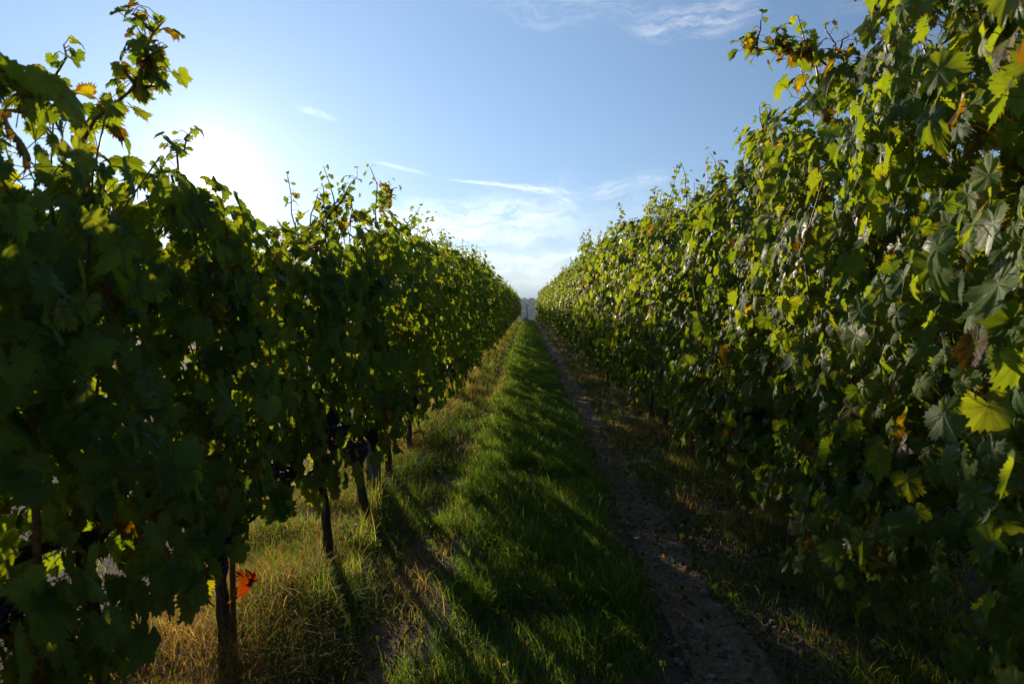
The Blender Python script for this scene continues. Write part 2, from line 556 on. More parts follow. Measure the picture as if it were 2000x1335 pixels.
def leaves_mesh(name, pos, nrm, tip, size, col, lod, g, curl=1.0, petiole=None):
    """pos (N,3) stalk ends, nrm facing, tip direction; one mesh with every leaf of this crown"""
    N = len(pos)
    nrm = norm(nrm)
    tip = norm(tip - (tip * nrm).sum(-1, keepdims=True) * nrm)
    side = np.cross(tip, nrm)
    which = g.integers(0, len(TEMPL[lod]), N)
    C, T, A, U = [], [], [], []
    off = 0
    for wi, (P, E, tr) in enumerate(TEMPL[lod]):
        idx = np.where(which == wi)[0]
        if len(idx) == 0:
            continue
        n, V = len(idx), len(P)
        px = P[None, :, 0] * (1 + 0.17 * g.standard_normal((n, 1)))
        py = P[None, :, 1] * (1 + 0.15 * g.standard_normal((n, 1)))
        rr = np.sqrt(px ** 2 + py ** 2)
        th = np.arctan2(px, py)
        k1 = g.uniform(-0.10, 0.50, (n, 1)) * curl      # tip droop
        k2 = g.uniform(-0.25, 0.65, (n, 1)) * curl     # folding of the two halves
        k3 = g.uniform(0.02, 0.09, (n, 1)) * curl
        ph = g.uniform(0, 6.28, (n, 1))
        pz = -k1 * py * np.abs(py) * 0.7 + k2 * (np.abs(px) * 0.6 - 0.15) + k3 * rr * np.sin(5 * th + ph) + 0.5 * k3 * rr * np.sin(11 * th + 2 * ph)
        pz = pz + g.normal(0, 0.28, (n, 1)) * curl * px * py - g.uniform(-0.15, 0.45, (n, 1)) * curl * rr ** 3
        px = px * (1 - 0.30 * np.abs(k2))
        s = size[idx][:, None]
        c = pos[idx][:, None, :] + (px * s)[..., None] * side[idx][:, None, :] + (py * s)[..., None] * tip[idx][:, None, :] + (pz * s)[..., None] * nrm[idx][:, None, :]
        C.append(c.reshape(-1, 3))
        T.append((tr[None] + (np.arange(n) * V)[:, None, None] + off).reshape(-1, 3))
        A.append(np.repeat(col[idx], V, 0))
        uu = np.stack([np.broadcast_to(P[None, :, 0], (n, V)), np.broadcast_to(P[None, :, 1], (n, V)), np.broadcast_to(E[None], (n, V))], -1)
        U.append(uu.reshape(-1, 3))
        off += n * V
    if petiole is not None:
        # the stalk of each leaf: a thin three-sided rod back towards the shoot
        e = petiole; a = norm(np.cross(e - pos, np.array([0.3, 0.2, 0.9]))); b = norm(np.cross(e - pos, a))
        mid = (pos + e) / 2 + np.array([0, 0, 0.012])
        rings = []
        for p in (pos, mid, e):
            for k in range(3):
                t = 2 * math.pi * k / 3
                rings.append(p + (a * math.cos(t) + b * math.sin(t)) * 0.0013)
        c = np.stack(rings, 1)
        tr = []
        for i in range(2):
            for k in range(3):
                q = (k + 1) % 3
                tr += [(i * 3 + k, i * 3 + q, i * 3 + 3 + q), (i * 3 + k, i * 3 + 3 + q, i * 3 + 3 + k)]
        tr = np.array(tr, np.int32)
        C.append(c.reshape(-1, 3)); T.append((tr[None] + (np.arange(N) * 9)[:, None, None] + off).reshape(-1, 3))
        pc = np.tile(np.array([[0.16, 0.10, 0.03, 0.0]]), (N * 9, 1)); A.append(pc)
        U.append(np.tile(np.array([[0.5, 0.13, 0.0]]), (N * 9, 1)))
    return raw_mesh(name, np.concatenate(C), np.concatenate(T), M_LEAF, True, {'tint': np.concatenate(A), 'leaf_uv': np.concatenate(U)})


def nz(x, y, z=0.0):
    return mnoise.noise(Vector((x, y, z)))


def canopy_points(n, y0, y1, prof, g, seed):
    """leaf stations spread through a hedge-like crown; local y from y0 to y1, x across the row"""
    pts, out = [], []
    while len(pts) < n:
        y = g.uniform(y0 - 0.12, y1 + 0.12)
        bot, top, half = prof(y)
        f = g.random()
        z = bot + (top - bot) * f
        # the lower skirt and the crest are thinner
        prob = min(1.0, 0.50 + 2.2 * f) * (1.0 if f < 0.85 else 0.75)
        prob *= min(1.0, max(0.05, 0.78 + 1.7 * nz(y * 2.1 + seed, z * 2.4, seed) + 1.5 * nz(y * 5 + seed, z * 5.5, 7 + seed)))
        if g.random() > prob:
            continue
        hw = half * (0.62 + 0.38 * math.sin(math.pi * min(1, max(0, f * 0.9 + 0.1)))) * (1 + 0.75 * nz(y * 1.5, z * 1.7, seed + 4) + 0.35 * nz(y * 4.0, z * 4.0, seed + 9))
        u = g.uniform(-1, 1)
        if g.random() < 0.62:
            u = math.copysign(abs(u) ** 0.35, u)
        x = u * hw
        pts.append((x, y, z))
        sg = 1.0 if x >= 0 else -1.0
        lift = 0.25 + 0.5 * g.random() + (0.9 if f > 0.9 else 0)
        ox = sg * (0.5 + abs(u)) + 0.35 * g.standard_normal()
        out.append((ox, 0.85 * g.standard_normal(), lift))
    return np.array(pts), np.array(out)


def shoot_path(p0, p1, bow, n=7, g=None):
    p0, p1, bow = np.array(p0, float), np.array(p1, float), np.array(bow, float)
    t = np.linspace(0, 1, n)[:, None]
    p = p0 + (p1 - p0) * t + bow * np.sin(t * math.pi)
    if g is not None:
        p[1:-1] += g.normal(0, 0.013, (n - 2, 3))
    return p


def shoot_leaves(path, per_m, g, size, autumn, spread=1.0):
    """leaf stations alternating along a shoot"""
    L = np.linalg.norm(np.diff(path, axis=0), axis=1).sum()
    n = max(4, int(L * per_m))
    t = np.linspace(0.08, 1.0, n) * (len(path) - 1)
    i = np.minimum(t.astype(int), len(path) - 2); f = (t - i)[:, None]
    base = path[i] * (1 - f) + path[i + 1] * f
    d = norm(g.normal(0, 1, (n, 3)) * np.array([1, 1, 0.5]) + np.array([0, 0, 0.15]))
    pos = base + d * g.uniform(0.02, 0.06, (n, 1)) * spread
    nrm = norm(d * 0.8 + np.array([0, 0, 0.7]) + g.normal(0, 0.4, (n, 3)))
    tip = d + np.array([0, 0, -0.8]) + g.normal(0, 0.3, (n, 3))
    s = size * (1.05 - 0.55 * np.linspace(0, 1, n)) * g.uniform(0.75, 1.2, n)
    return pos, nrm, tip, s, base


def grape_mesh(seed, n_layers=9, rad=0.046):
    r_ = random.Random(seed)
    bm = bmesh.new()
    L = 0.17
    for i in range(n_layers * 2):
        f = i / (n_layers * 2 - 1)
        rr = rad * (0.55 + 0.65 * math.sin(math.pi * min(1, f * 1.25 + 0.12)) ** 0.8) * (1 - 0.72 * f ** 2.2)
        cnt = max(1, int(2 * math.pi * rr / 0.0155))
        for k in range(cnt):
            a = 2 * math.pi * (k + r_.random() * 0.5) / cnt + i
            q = rr * r_.uniform(0.75, 1.1)
            ms = bmesh.ops.create_icosphere(bm, subdivisions=1, radius=0.0082 * r_.uniform(0.85, 1.12))
            bmesh.ops.translate(bm, verts=ms['verts'], vec=(q * math.cos(a), q * math.sin(a), -f * L + r_.uniform(-.006, .006)))
    me = bpy.data.meshes.new("grape_bunch")
    bm.to_mesh(me); bm.free()
    me.polygons.foreach_set('use_smooth', np.ones(len(me.polygons), bool))
    me.materials.append(M_GRAPE)
    return me


GRAPES = [grape_mesh(s) for s in (1, 2, 3)]


# --- the profile of each row: (bottom, top, half width) at distance y
def prof_left(y):
    ys = [0.9, 1.3, 1.65, 1.85, 2.1, 2.6, 3.1, 3.7, 4.1, 4.6, 5.2, 6.0, 7.0, 9.0, 12, 60]
    tops = [1.76, 1.86, 1.92, 1.83, 1.75, 1.74, 1.72, 1.77, 1.94, 2.04, 1.92, 1.96, 2.00, 2.06, 2.10, 2.12]
    top = float(np.interp(y, ys, tops)) + 0.07 * nz(y * 2.3, 3.3)
    bot = float(np.interp(y, [0, 1.2, 1.5, 2.3, 2.8, 3.6, 5.5, 8.0], [0.28, 0.36, 0.64, 0.64, 0.56, 0.50, 0.48, 0.44])) + 0.10 * nz(y * 1.9, 8.8)
    return bot, top, float(np.interp(y, [0, 2.4, 3.6], [0.29, 0.31, 0.40]))


def prof_right(y):
    ys = [0.0, 2.3, 2.8, 3.3, 3.8, 4.3, 4.8, 5.5, 6.5, 9, 14, 60]
    tops = [2.8, 2.70, 2.60, 2.34, 2.18, 2.46, 2.40, 2.24, 2.34, 2.42, 2.50, 2.45]
    top = float(np.interp(y, ys, tops)) + 0.26 * nz(y * 1.9, 13.3)
    bot = 0.36 + 0.14 * nz(y * 1.7, 18.8)
    return bot, top, 0.44 * (1 + 0.60 * nz(y * 1.15, 33.3))


def flat_prof(bot, top, half, seed):
    def f(y):
        return bot + 0.12 * nz(y * 1.9, seed), top + 0.22 * nz(y * 2.3, seed + 5), half
    return f


def trunk_mesh(seed, lean, h=0.78, sides=12, r0=0.022):
    r_ = random.Random(seed)
    p, rd = [], []
    n = 14
    for i in range(n):
        f = i / (n - 1)
        p.append((lean[0] * (1 - f) + 0.018 * math.sin(f * 7 + seed) * f + r_.uniform(-.005, .005),
                  lean[1] * (1 - f) + 0.022 * math.cos(f * 6 + seed * 2) * (1 - f) + r_.uniform(-.005, .005), -0.04 + (h + 0.04) * f))
        rd.append(r0 * (1.35 - 1.0 * f if f < 0.25 else 1.10 - 0.38 * f) * r_.uniform(0.9, 1.12) * (1.3 if abs(f - 0.93) < 0.06 else 1))
    parts = [tube(p, rd, sides, 0.24, seed)]
    # the two short arms laid along the lowest wire
    for sgn in (-1, 1):
        q = [(0, 0, h - 0.03), (0.01, 0.10 * sgn, h + 0.02), (0.0, 0.25 * sgn, h + 0.03), (0.01, 0.44 * sgn, h + 0.02)]
        parts.append(tube(q, [0.022, 0.018, 0.014, 0.009], 8, 0.12, seed + 3 + sgn))
    c, t = join(parts)
    return raw_mesh("trunk", c, t, M_BARK)


def build_vine(name, loc, prof, g, seed, n_leaves, lod, size, autumn, lean=(0, 0), canes=5, bunches=3, wide=0.94, shoots=3, special=None, petioles=False):
    """prof takes world y; geometry is local to the vine's foot"""
    root = empty(name, loc)
    y0, y1 = -wide / 2, wide / 2
    P, O = canopy_points(n_leaves, y0, y1, lambda yy: prof(yy + loc[1]), g, seed)
    P[:, 2] -= loc[2]
    sz = size * g.uniform(0.5, 1.25, len(P))
    tip = np.stack([0.30 * np.sign(O[:, 0]), 0.70 * g.standard_normal(len(P)), -0.9 + 0.5 * g.standard_normal(len(P))], 1)
    col = tints(len(P), autumn, g)
    base = P - norm(O) * g.uniform(0.03, 0.09, (len(P), 1)) - np.array([0, 0, 0.01])
    cane_paths = []
    bot, top, half = prof(loc[1])
    for k in range(canes):
        ya = g.uniform(y0 * 0.9, y1 * 0.9)
        b2, t2, _ = prof(loc[1] + ya)
        cane_paths.append(shoot_path((g.normal(0, 0.02), ya, 0.78 - loc[2]), (g.uniform(-0.2, 0.2), ya + g.uniform(-0.15, 0.15), t2 - loc[2] - 0.05 + g.uniform(-0.1, 0.1)),
                                     (g.uniform(-0.2, 0.2) if k != 1 or lod != 'hi' or loc[1] < 2 else (0.26 if loc[0] < 0 else -0.38) * g.uniform(0.75, 1.0), g.uniform(-0.15, 0.15), 0), 7, g))
    S_pos, S_n, S_t, S_s, S_b, S_c = [], [], [], [], [], []
    for k in range(shoots):
        ya = g.uniform(y0, y1); b2, t2, _ = prof(loc[1] + ya)
        z0 = t2 - loc[2] - 0.12; x0 = g.uniform(-0.22, 0.22)
        hgt = g.uniform(0.05, 0.34)
        pth = shoot_path((x0, ya, z0), (x0 + g.uniform(-0.12, 0.12), ya + g.uniform(-0.18, 0.18), z0 + 0.12 + hgt), (g.uniform(-.03, .03), g.uniform(-.03, .03), 0.0), 5, g)
        cane_paths.append(pth)
        a = shoot_leaves(pth, 42, g, size * 0.72, autumn)
        S_pos.append(a[0]); S_n.append(a[1]); S_t.append(a[2]); S_s.append(a[3]); S_b.append(a[4]); S_c.append(tints(len(a[0]), autumn * 2.5, g))
    for sp in (special or []):
        pth = shoot_path(np.array(sp['a']) - np.array(loc), np.array(sp['b']) - np.array(loc), sp.get('bow', (0, 0, 0.02)), 8, g)
        cane_paths.append(pth)
        a = shoot_leaves(pth, sp.get('per', 70), g, sp.get('size', size * 0.7), 0, sp.get('spread', 1.2))
        S_pos.append(a[0]); S_n.append(a[1]); S_t.append(a[2]); S_s.append(a[3]); S_b.append(a[4]); S_c.append(tints(len(a[0]), sp.get('autumn', 0.2), g))
        # side twigs
        for q in range(sp.get('twigs', 2)):
            i = int(g.integers(3, 7)); st = pth[i]
            e = st + g.normal(0, 0.038, 3) + np.array([0, 0, 0.04])
            tw = shoot_path(st, e, (0, 0, 0.01), 4, g)
            cane_paths.append(tw)
            a = shoot_leaves(tw, 60, g, sp.get('size', size * 0.7) * 0.8, 0)
            S_pos.append(a[0]); S_n.append(a[1]); S_t.append(a[2]); S_s.append(a[3]); S_b.append(a[4]); S_c.append(tints(len(a[0]), sp.get('autumn', 0.2), g))
    if S_pos:
        P = np.concatenate([P] + S_pos); O = np.concatenate([O] + S_n); tip = np.concatenate([tip] + S_t)
        sz = np.concatenate([sz] + S_s); col = np.concatenate([col] + S_c); base = np.concatenate([base] + S_b)
    me = leaves_mesh("foliage", P, O, tip, sz, col, lod, g, 1.0, base if petioles else None)
    mesh_obj("foliage", me, root)
    mesh_obj("trunk", trunk_mesh(seed, lean, 0.78, 12 if lod == 'hi' else 7), root)
    for pth in cane_paths:
        rr = np.linspace(0.0052, 0.0022, len(pth))
        c, t = tube(pth, rr, 6 if lod == 'hi' else 4, 0.08, seed)
        mesh_obj("cane", raw_mesh("cane", c, t, M_CANE), root)
    for k in range(bunches):
        o = mesh_obj("grape_bunch", GRAPES[k % 3], root, (g.uniform(-0.20, 0.24), g.uniform(y0, y1) * 0.8, 0.80 - g.uniform(0.0, 0.18)))
        o.rotation_euler.z = g.uniform(0, 6)
        s = g.uniform(0.8, 1.15); o.scale = (s, s, s * g.uniform(0.85, 1.15))
    return root


def copy_vine(src, loc, rot, scz):
    r = src.copy(); COL.objects.link(r)
    r.location = loc; r.rotation_euler.z = rot; r.scale = (1, 1, scz)
    for ch in src.children:
        c = ch.copy(); COL.objects.link(c); c.parent = r
    return r


LX, RX, R2X = -1.10, 1.50, 4.10
G_L = "grapevines of the shaded left row"
G_R = "grapevines of the sunlit right row"

# ---- left row
left_y = [0.72, 1.66, 2.58, 3.50, 4.33, 5.22, 6.14, 7.06, 7.98, 8.90]
left_look = [
    "nearest vine of the left row, dark blue-green leaves filling the lower left corner",
    "left row vine with a tall leafy shoot standing up against the sky at its crown",
    "left row vine with a red leaf and a yellow leaf hanging beside its trunk",
    "left row vine with leaning thin trunk and blue-black grapes, just past the red leaf",
    "left row vine with a slanting leafy shoot on top, just before the grey wooden post",
    "left row vine with a tall bushy crown right behind the grey wooden post",
    "second left row vine past the grey wooden post",
    "third left row vine past the grey wooden post",
    "fourth left row vine past the grey wooden post",
    "fifth left row vine past the grey wooden post",
]
left_special = {
    1: [dict(a=(-1.13, 1.72, 1.80), b=(-0.95, 1.80, 2.14), bow=(0.05, 0, 0.02), per=85, size=0.044, autumn=0.3, twigs=6, spread=1.6),
        dict(a=(-1.22, 1.45, 1.78), b=(-1.18, 1.40, 1.95), per=60, size=0.05, autumn=0.2, twigs=1)],
    2: [dict(a=(-1.12, 2.16, 1.74), b=(-1.09, 2.20, 1.93), per=60, size=0.035, autumn=0.2, twigs=1)],
    3: [dict(a=(-1.28, 3.70, 1.72), b=(-0.94, 3.78, 2.11), bow=(0.03, 0, -0.02), per=75, size=0.036, autumn=0.12, twigs=4)],
    4: [dict(a=(-0.95, 4.45, 1.95), b=(-0.93, 4.50, 2.20), per=75, size=0.040, autumn=0.25, twigs=3),
        dict(a=(-1.12, 4.30, 1.90), b=(-1.10, 4.25, 2.12), per=60, size=0.040, autumn=0.2, twigs=2)],
}
left_lean = {2: (0.0, 0.0), 3: (0.06, -0.02), 4: (0.04, 0.0)}
for i, y in enumerate(left_y):
    g = np.random.default_rng(100 + i)
    lod = 'hi' if i < 5 else 'mid'
    lx = LX + {2: -0.09}.get(i, 0.0)
    v = build_vine("grapevine", (lx, y, float(height(lx, y))), prof_left, g, 10.0 * i + 1, [1500, 1250, 1060, 960, 840, 800, 760, 740, 720, 720][i],
                   lod, [0.052, 0.056, 0.058][min(i, 2)], 0.03, left_lean.get(i, (g.uniform(-.04, .04), g.uniform(-.04, .04))), 5 if i < 6 else 3, [0, 2, 2, 7, 6, 4, 3, 3, 3, 2][i],
                   0.94, [0, 1, 0, 2, 3, 4, 3, 3, 3, 3][i], left_special.get(i), i < 4)
    tag(v, left_look[i], "grapevine", G_L)

# ---- right row
right_y = [1.00, 1.92, 2.84, 3.80, 4.70, 5.58, 6.50, 7.42, 8.34, 9.26]
right_look = [
    "nearest vine of the right row, large leaves at the right edge of the view",
    "second vine of the right row, tall thick crown reaching above the top edge",
    "right row vine sending a long bare-stemmed leafy shoot out sideways over the lane",
    "right row vine just past the one with the sideways shoot, its crown dipping lower",
    "right row vine with a small upright sprig standing above its crown",
    "right row vine beside the rusty stake, with grape bunches hanging at its foot",
    "next right row vine past the rusty stake",
    "second right row vine past the rusty stake",
    "third right row vine past the rusty stake",
    "fourth right row vine past the rusty stake",
]
right_special = {
    2: [dict(a=(1.42, 3.02, 2.34), b=(0.93, 3.05, 2.52), bow=(0, 0, 0.035), per=75, size=0.052, autumn=0.25, twigs=8, spread=2.0),
        dict(a=(1.36, 3.00, 2.38), b=(1.26, 3.0, 2.58), bow=(0.02, 0, 0), per=40, size=0.030, autumn=0.3, twigs=1)],
    1: [dict(a=(1.20, 2.42, 2.40), b=(1.20, 2.46, 2.62), per=70, size=0.045, autumn=0.6, twigs=3)],
    4: [dict(a=(1.47, 4.35, 2.28), b=(1.44, 4.30, 2.52), per=65, size=0.034, autumn=0.45, twigs=2)],
}
for i, y in enumerate(right_y):
    g = np.random.default_rng(300 + i)
    lod = 'hi' if i < 5 else 'mid'
    v = build_vine("grapevine", (RX, y, float(height(RX, y))), prof_right, g, 10.0 * i + 203, [2000, 1950, 1850, 1650, 1550, 1350, 1300, 1250, 1200, 1200][i],
                   lod, 0.059, 0.035, (g.uniform(-.05, .05), g.uniform(-.04, .04)), 6 if i < 6 else 3, [0, 0, 2, 4, 4, 4, 3, 3, 2, 2][i],
                   0.94, 5 if i > 2 else 3, right_special.get(i), i < 4)
    tag(v, right_look[i], "grapevine", G_R)

# ---- the rest of both rows: a few vines modelled once each and copied down the row
def pool(prof, seed0, n, lod, count, size, canes, bunches, autumn, shoots=7):
    out = []
    for k in range(n):
        g = np.random.default_rng(seed0 + k)
        v = build_vine("grapevine", (0, 1000.0 + 20 * k, 0.0), prof, g, seed0 + 7.0 * k, count, lod, size, autumn, (g.uniform(-.04, .04), 0.0), canes, bunches, 0.94, shoots)
        out.append(v)
    return out


def run(pools, xrow, y, y_end, group, labels, step=0.92):
    """labels: list of (until_y, label); pools: list of (until_y, vines)"""
    used = set()
    while y < y_end:
        src = next(p for lim, p in pools if y < lim)
        k = int(rng.integers(0, len(src))); s = src[k]
        loc = (xrow - (0.16 * min(1.0, max(0.0, (y - 30) / 20)) if xrow > 0 else 0.0) + rng.normal(0, 0.045), y, float(height(xrow, y)))
        rot = math.pi if rng.random() < 0.5 else 0.0
        if s.name not in used and "label" not in s:
            v = s; v.location = loc; v.rotation_euler.z = rot; used.add(s.name)
        else:
            v = copy_vine(s, loc, rot, float(rng.uniform(0.91, 1.09)))
        tag(v, next(l for lim, l in labels if y < lim), "grapevine", group)
        y += step


L_mid = pool(flat_prof(0.46, 2.05, 0.40, 1.5), 500, 4, 'mid', 720, 0.062, 2, 2, 0.03)
L_low = pool(flat_prof(0.46, 2.05, 0.40, 2.5), 540, 3, 'low', 520, 0.074, 0, 0, 0.04)
R_mid = pool(flat_prof(0.34, 2.42, 0.44, 3.5), 600, 4, 'mid', 1180, 0.063, 2, 2, 0.04)
R_low = pool(flat_prof(0.34, 2.42, 0.44, 4.5), 640, 3, 'low', 760, 0.076, 0, 0, 0.05)
run([(24, L_mid), (99, L_low)], LX, 9.82, 66.0, G_L,
    [(16, "small dark vine midway down the left row, well past the grey wooden post"), (30, "tiny dark vine far down the left row, over the sunlit grass verge"), (99, "tiny vine at the far end of the left row by the pale stone heap")])
run([(24, R_mid), (99, R_low)], RX, 10.18, 66.0, G_R,
    [(16, "small sunlit vine midway down the right row, well past the rusty stake"), (30, "tiny sunlit vine far down the right row beside the dirt track"), (99, "tiny sunlit vine at the far end of the right row near the cypress")])
# the next row to the right, glimpsed through gaps
run([(99, R_low)], R2X, 2.0, 24.0, "grapevines of the row behind the right one",
    [(99, "vine of the next row, glimpsed through gaps in the sunlit right row")])

# ------------------------------------------------------------------ loose coloured leaves at the third left vine
def single_leaf(name, parent, pos, nrm, tip, size, col, label, curl=1.6, seed=1):
    g = np.random.default_rng(seed)
    me = leaves_mesh(name, np.array([pos], float), np.array([nrm], float), np.array([tip], float), np.array([size]), np.array([col], float), 'hi', g, curl)
    o = mesh_obj(name, me, parent)
    o["label"] = label
    return o


host = [o for o in COL.objects if o.get("label") == left_look[2]][0]
hz = host.location
def rel(x, y, z): return (x - hz.x, y - hz.y, z - hz.z)
single_leaf("leaf", host, rel(-1.035, 2.44, 0.395), (0.9, -0.35, 0.25), (0.05, -0.35, -1), 0.064, (0.10, 0.004, 0.006, 0.3), "crimson and orange crumpled leaf", 2.2, 4)
single_leaf("leaf", host, rel(-1.01, 2.43, 0.40), (-0.7, -0.5, 0.4), (0.5, -0.1, 0.25), 0.050, (0.11, 0.005, 0.008, 0.3), "crimson curled leaf tip", 2.4, 5)
single_leaf("leaf", host, rel(-1.10, 2.20, 0.53), (0.2, -0.9, 0.35), (-0.5, 0.1, -0.7), 0.074, (0.10, 0.07, 0.012, 0.8), "brown and amber leaf", 1.0, 6)
single_leaf("leaf", host, rel(-1.095, 2.20, 0.485), (0.1, -0.9, 0.35), (-0.35, 0.1, -0.9), 0.070, (0.15, 0.16, 0.012, 0.2), "bright yellow leaf with a thin brown rim", 1.4, 7)

# ------------------------------------------------------------------ posts, stakes, wires, hose
def wooden_post(x, y, h, r, label, seed):
    z0 = float(height(x, y))
    root = empty("wooden_post", (x, y, z0))
    n = 10
    c, t = tube([(0.006 * math.sin(i), 0.004 * math.cos(i * 2), -0.1 + (h + 0.1) * i / (n - 1)) for i in range(n)], [r * (1.05 - 0.1 * i / (n - 1)) for i in range(n)], 16, 0.04, seed)
    mesh_obj("shaft", raw_mesh("shaft", c, t, M_POST), root)
    for zz in (0.82, 1.25, 1.7):
        if zz < h:
            a = [(math.cos(q / 12 * 6.2832) * (r + 0.004), math.sin(q / 12 * 6.2832) * (r + 0.004), zz) for q in range(13)]
            c, t = tube(a, [0.002] * 13, 5); mesh_obj("wire_tie", raw_mesh("wire_tie", c, t, M_WIRE), root)
    tag(root, label, "post", "wooden trellis posts")


wooden_post(-1.12, 4.86, 1.75, 0.052, "thick grey weathered post under the left row, nearest of the wooden posts", 1)
wooden_post(-1.12, 10.30, 1.75, 0.05, "grey wooden post farther down the left row, low under the leaves", 2)
wooden_post(1.50, 9.75, 1.9, 0.05, "grey wooden post deep under the sunlit right row", 3)


def stake(x, y, h, r, label, seed, group):
    z0 = float(height(x, y))
    c, t = tube([(0, 0, -0.08), (0.004, 0, h * 0.4), (0, 0.004, h * 0.8), (0.003, 0, h)], [r, r, r, r * 0.96], 10, 0.03, seed)
    o = mesh_obj("vine_stake", raw_mesh("vine_stake", c, t, M_RUST), None, (x, y, z0))
    tag(o, label, "stake", group)


GS = "stakes beside the vine trunks"
stake(-1.168, 2.62, 1.4, 0.011, "thin added rod behind the trunk with the red leaf, its orange standing for sunlit bark", 1, GS)  # added rod: its orange colour stands for sunlight on the trunk's bark
stake(-0.88, 1.18, 1.22, 0.007, "thin brown stick standing among the dark leaves at the left edge", 2, GS)
stake(1.46, 6.05, 1.5, 0.02, "rusty stake at the foot of the right row beside a grape-laden vine", 3, GS)
stake(-1.06, 5.05, 1.5, 0.008, "thin dark stake just past the grey wooden post of the left row", 4, GS)


def long_line(name, x, z, r, mat, label, cat, group=None, sag=0.015, y1=56):
    pts, y, i = [], 0.3, 0
    while y <= y1:
        pts.append((x + 0.006 * math.sin(y * 1.1), y, z - sag * abs(math.sin(y * 0.6))))
        y += 0.35 + 0.02 * y
    c, t = tube(pts, [r] * len(pts), 7)
    tag(mesh_obj(name, raw_mesh(name, c, t, mat)), label, cat, group)


long_line("irrigation_hose", -1.13, 0.545, 0.010, M_HOSE, "black irrigation hose strung low along the left row of vines", "hose")
long_line("trellis_wire", LX, 0.84, 0.0014, M_WIRE, "lowest thin steel wire running along the left row", "wire", "trellis wires")
long_line("trellis_wire", LX, 1.30, 0.0014, M_WIRE, "upper thin steel wire running inside the left row leaves", "wire", "trellis wires")
long_line("trellis_wire", RX, 0.84, 0.0014, M_WIRE, "lowest thin steel wire running along the right row", "wire", "trellis wires")
long_line("trellis_wire", RX, 1.45, 0.0014, M_WIRE, "upper thin steel wire running inside the right row leaves", "wire", "trellis wires")


# ------------------------------------------------------------------ grass
def blades(name, x, y, h, wd, tint, g, lean=0.45, mat=None, z=None, seg=3):
    n = len(x)
    z = height(x, y) - 0.004 if z is None else z
    a = g.uniform(0, 2 * math.pi, n)
    L = np.abs(g.normal(lean, 0.28, n)) * h
    d = np.stack([np.cos(a), np.sin(a)], 1)
    fa = a + math.pi / 2 + g.normal(0, 0.5, n)
    s = np.stack([np.cos(fa), np.sin(fa)], 1) * (wd / 2)[:, None]
    co = np.zeros((n, 2 * seg + 1, 3))
    for k in range(seg):
        f = k / seg
        cx = x + d[:, 0] * L * f ** 1.9; cy = y + d[:, 1] * L * f ** 1.9
        cz = z + h * (f - 0.28 * f ** 3 * np.minimum(1.5, L / h))
        ww = (1 - 0.55 * f)
        co[:, 2 * k] = np.stack([cx - s[:, 0] * ww, cy - s[:, 1] * ww, cz], 1)
        co[:, 2 * k + 1] = np.stack([cx + s[:, 0] * ww, cy + s[:, 1] * ww, cz], 1)
    co[:, -1] = np.stack([x + d[:, 0] * L, y + d[:, 1] * L, z + h * (1 - 0.28 * np.minimum(1.5, L / h))], 1)
    tr = []
    for k in range(seg - 1):
        b = 2 * k
        tr += [(b, b + 1, b + 3), (b, b + 3, b + 2)]
    b = 2 * (seg - 1); tr.append((b, b + 1, b + 2))
    tr = np.array(tr, np.int32); V = 2 * seg + 1
    T = (tr[None] + (np.arange(n) * V)[:, None, None]).reshape(-1, 3)
    t4 = np.concatenate([tint, np.ones((n, 1))], 1)
    return co.reshape(-1, 3), T, np.repeat(t4, V, 0)


def noise2(x, y, s, seed):
    """cheap smooth value noise on arrays, 0..1"""
    r_ = np.random.default_rng(seed); tab = r_.random((256, 256))
    xs, ys = x * s + 1000, y * s + 1000
    xi, yi = np.floor(xs).astype(int), np.floor(ys).astype(int)
    fx, fy = xs - xi, ys - yi
    fx, fy = fx * fx * (3 - 2 * fx), fy * fy * (3 - 2 * fy)
    t = lambda a, b: tab[a % 256, b % 256]
    return (t(xi, yi) * (1 - fx) + t(xi + 1, yi) * fx) * (1 - fy) + (t(xi, yi + 1) * (1 - fx) + t(xi + 1, yi + 1) * fx) * fy


def scatter(n, x0, x1, y0, y1, g, dens):
    """n candidate points thinned by dens(x, y) in 0..1, weighted evenly by area"""
    x = g.uniform(x0, x1, n); y = g.uniform(y0, y1, n)
    k = g.random(n) < dens(x, y)
    return x[k], y[k]


def build_grass(name, specs, mat, label, cat):
    cs, ts, cl_, off = [], [], [], 0
    for (c, t, a) in specs:
        cs.append(c); ts.append(t + off); cl_.append(a); off += len(c)
    me = raw_mesh(name, np.concatenate(cs), np.concatenate(ts), mat, True, {'tint': np.concatenate(cl_)})
    return tag(mesh_obj(name, me), label, cat, None, "stuff")


def green(n, g, dry=0.0):
    k = g.random((n, 1))
    c = np.array([[0.040, 0.088, 0.012]]) * (1 - k) + np.array([[0.095, 0.155, 0.022]]) * k
    d = g.random(n) < dry
    c[d] = np.array([0.26, 0.19, 0.085]) * g.uniform(0.6, 1.1, (d.sum(), 1))
    return c


def lane_d(x, y):
    edge = np.clip((x + 0.58 + 0.34 * (noise2(x, y, 2.6, 5) - 0.5)) / 0.18, 0, 1) * np.clip((0.63 - x + 0.26 * (noise2(x, y, 2.6, 6) - 0.5)) / 0.16, 0, 1)
    return edge * (0.25 + 0.85 * noise2(x, y, 5, 3))


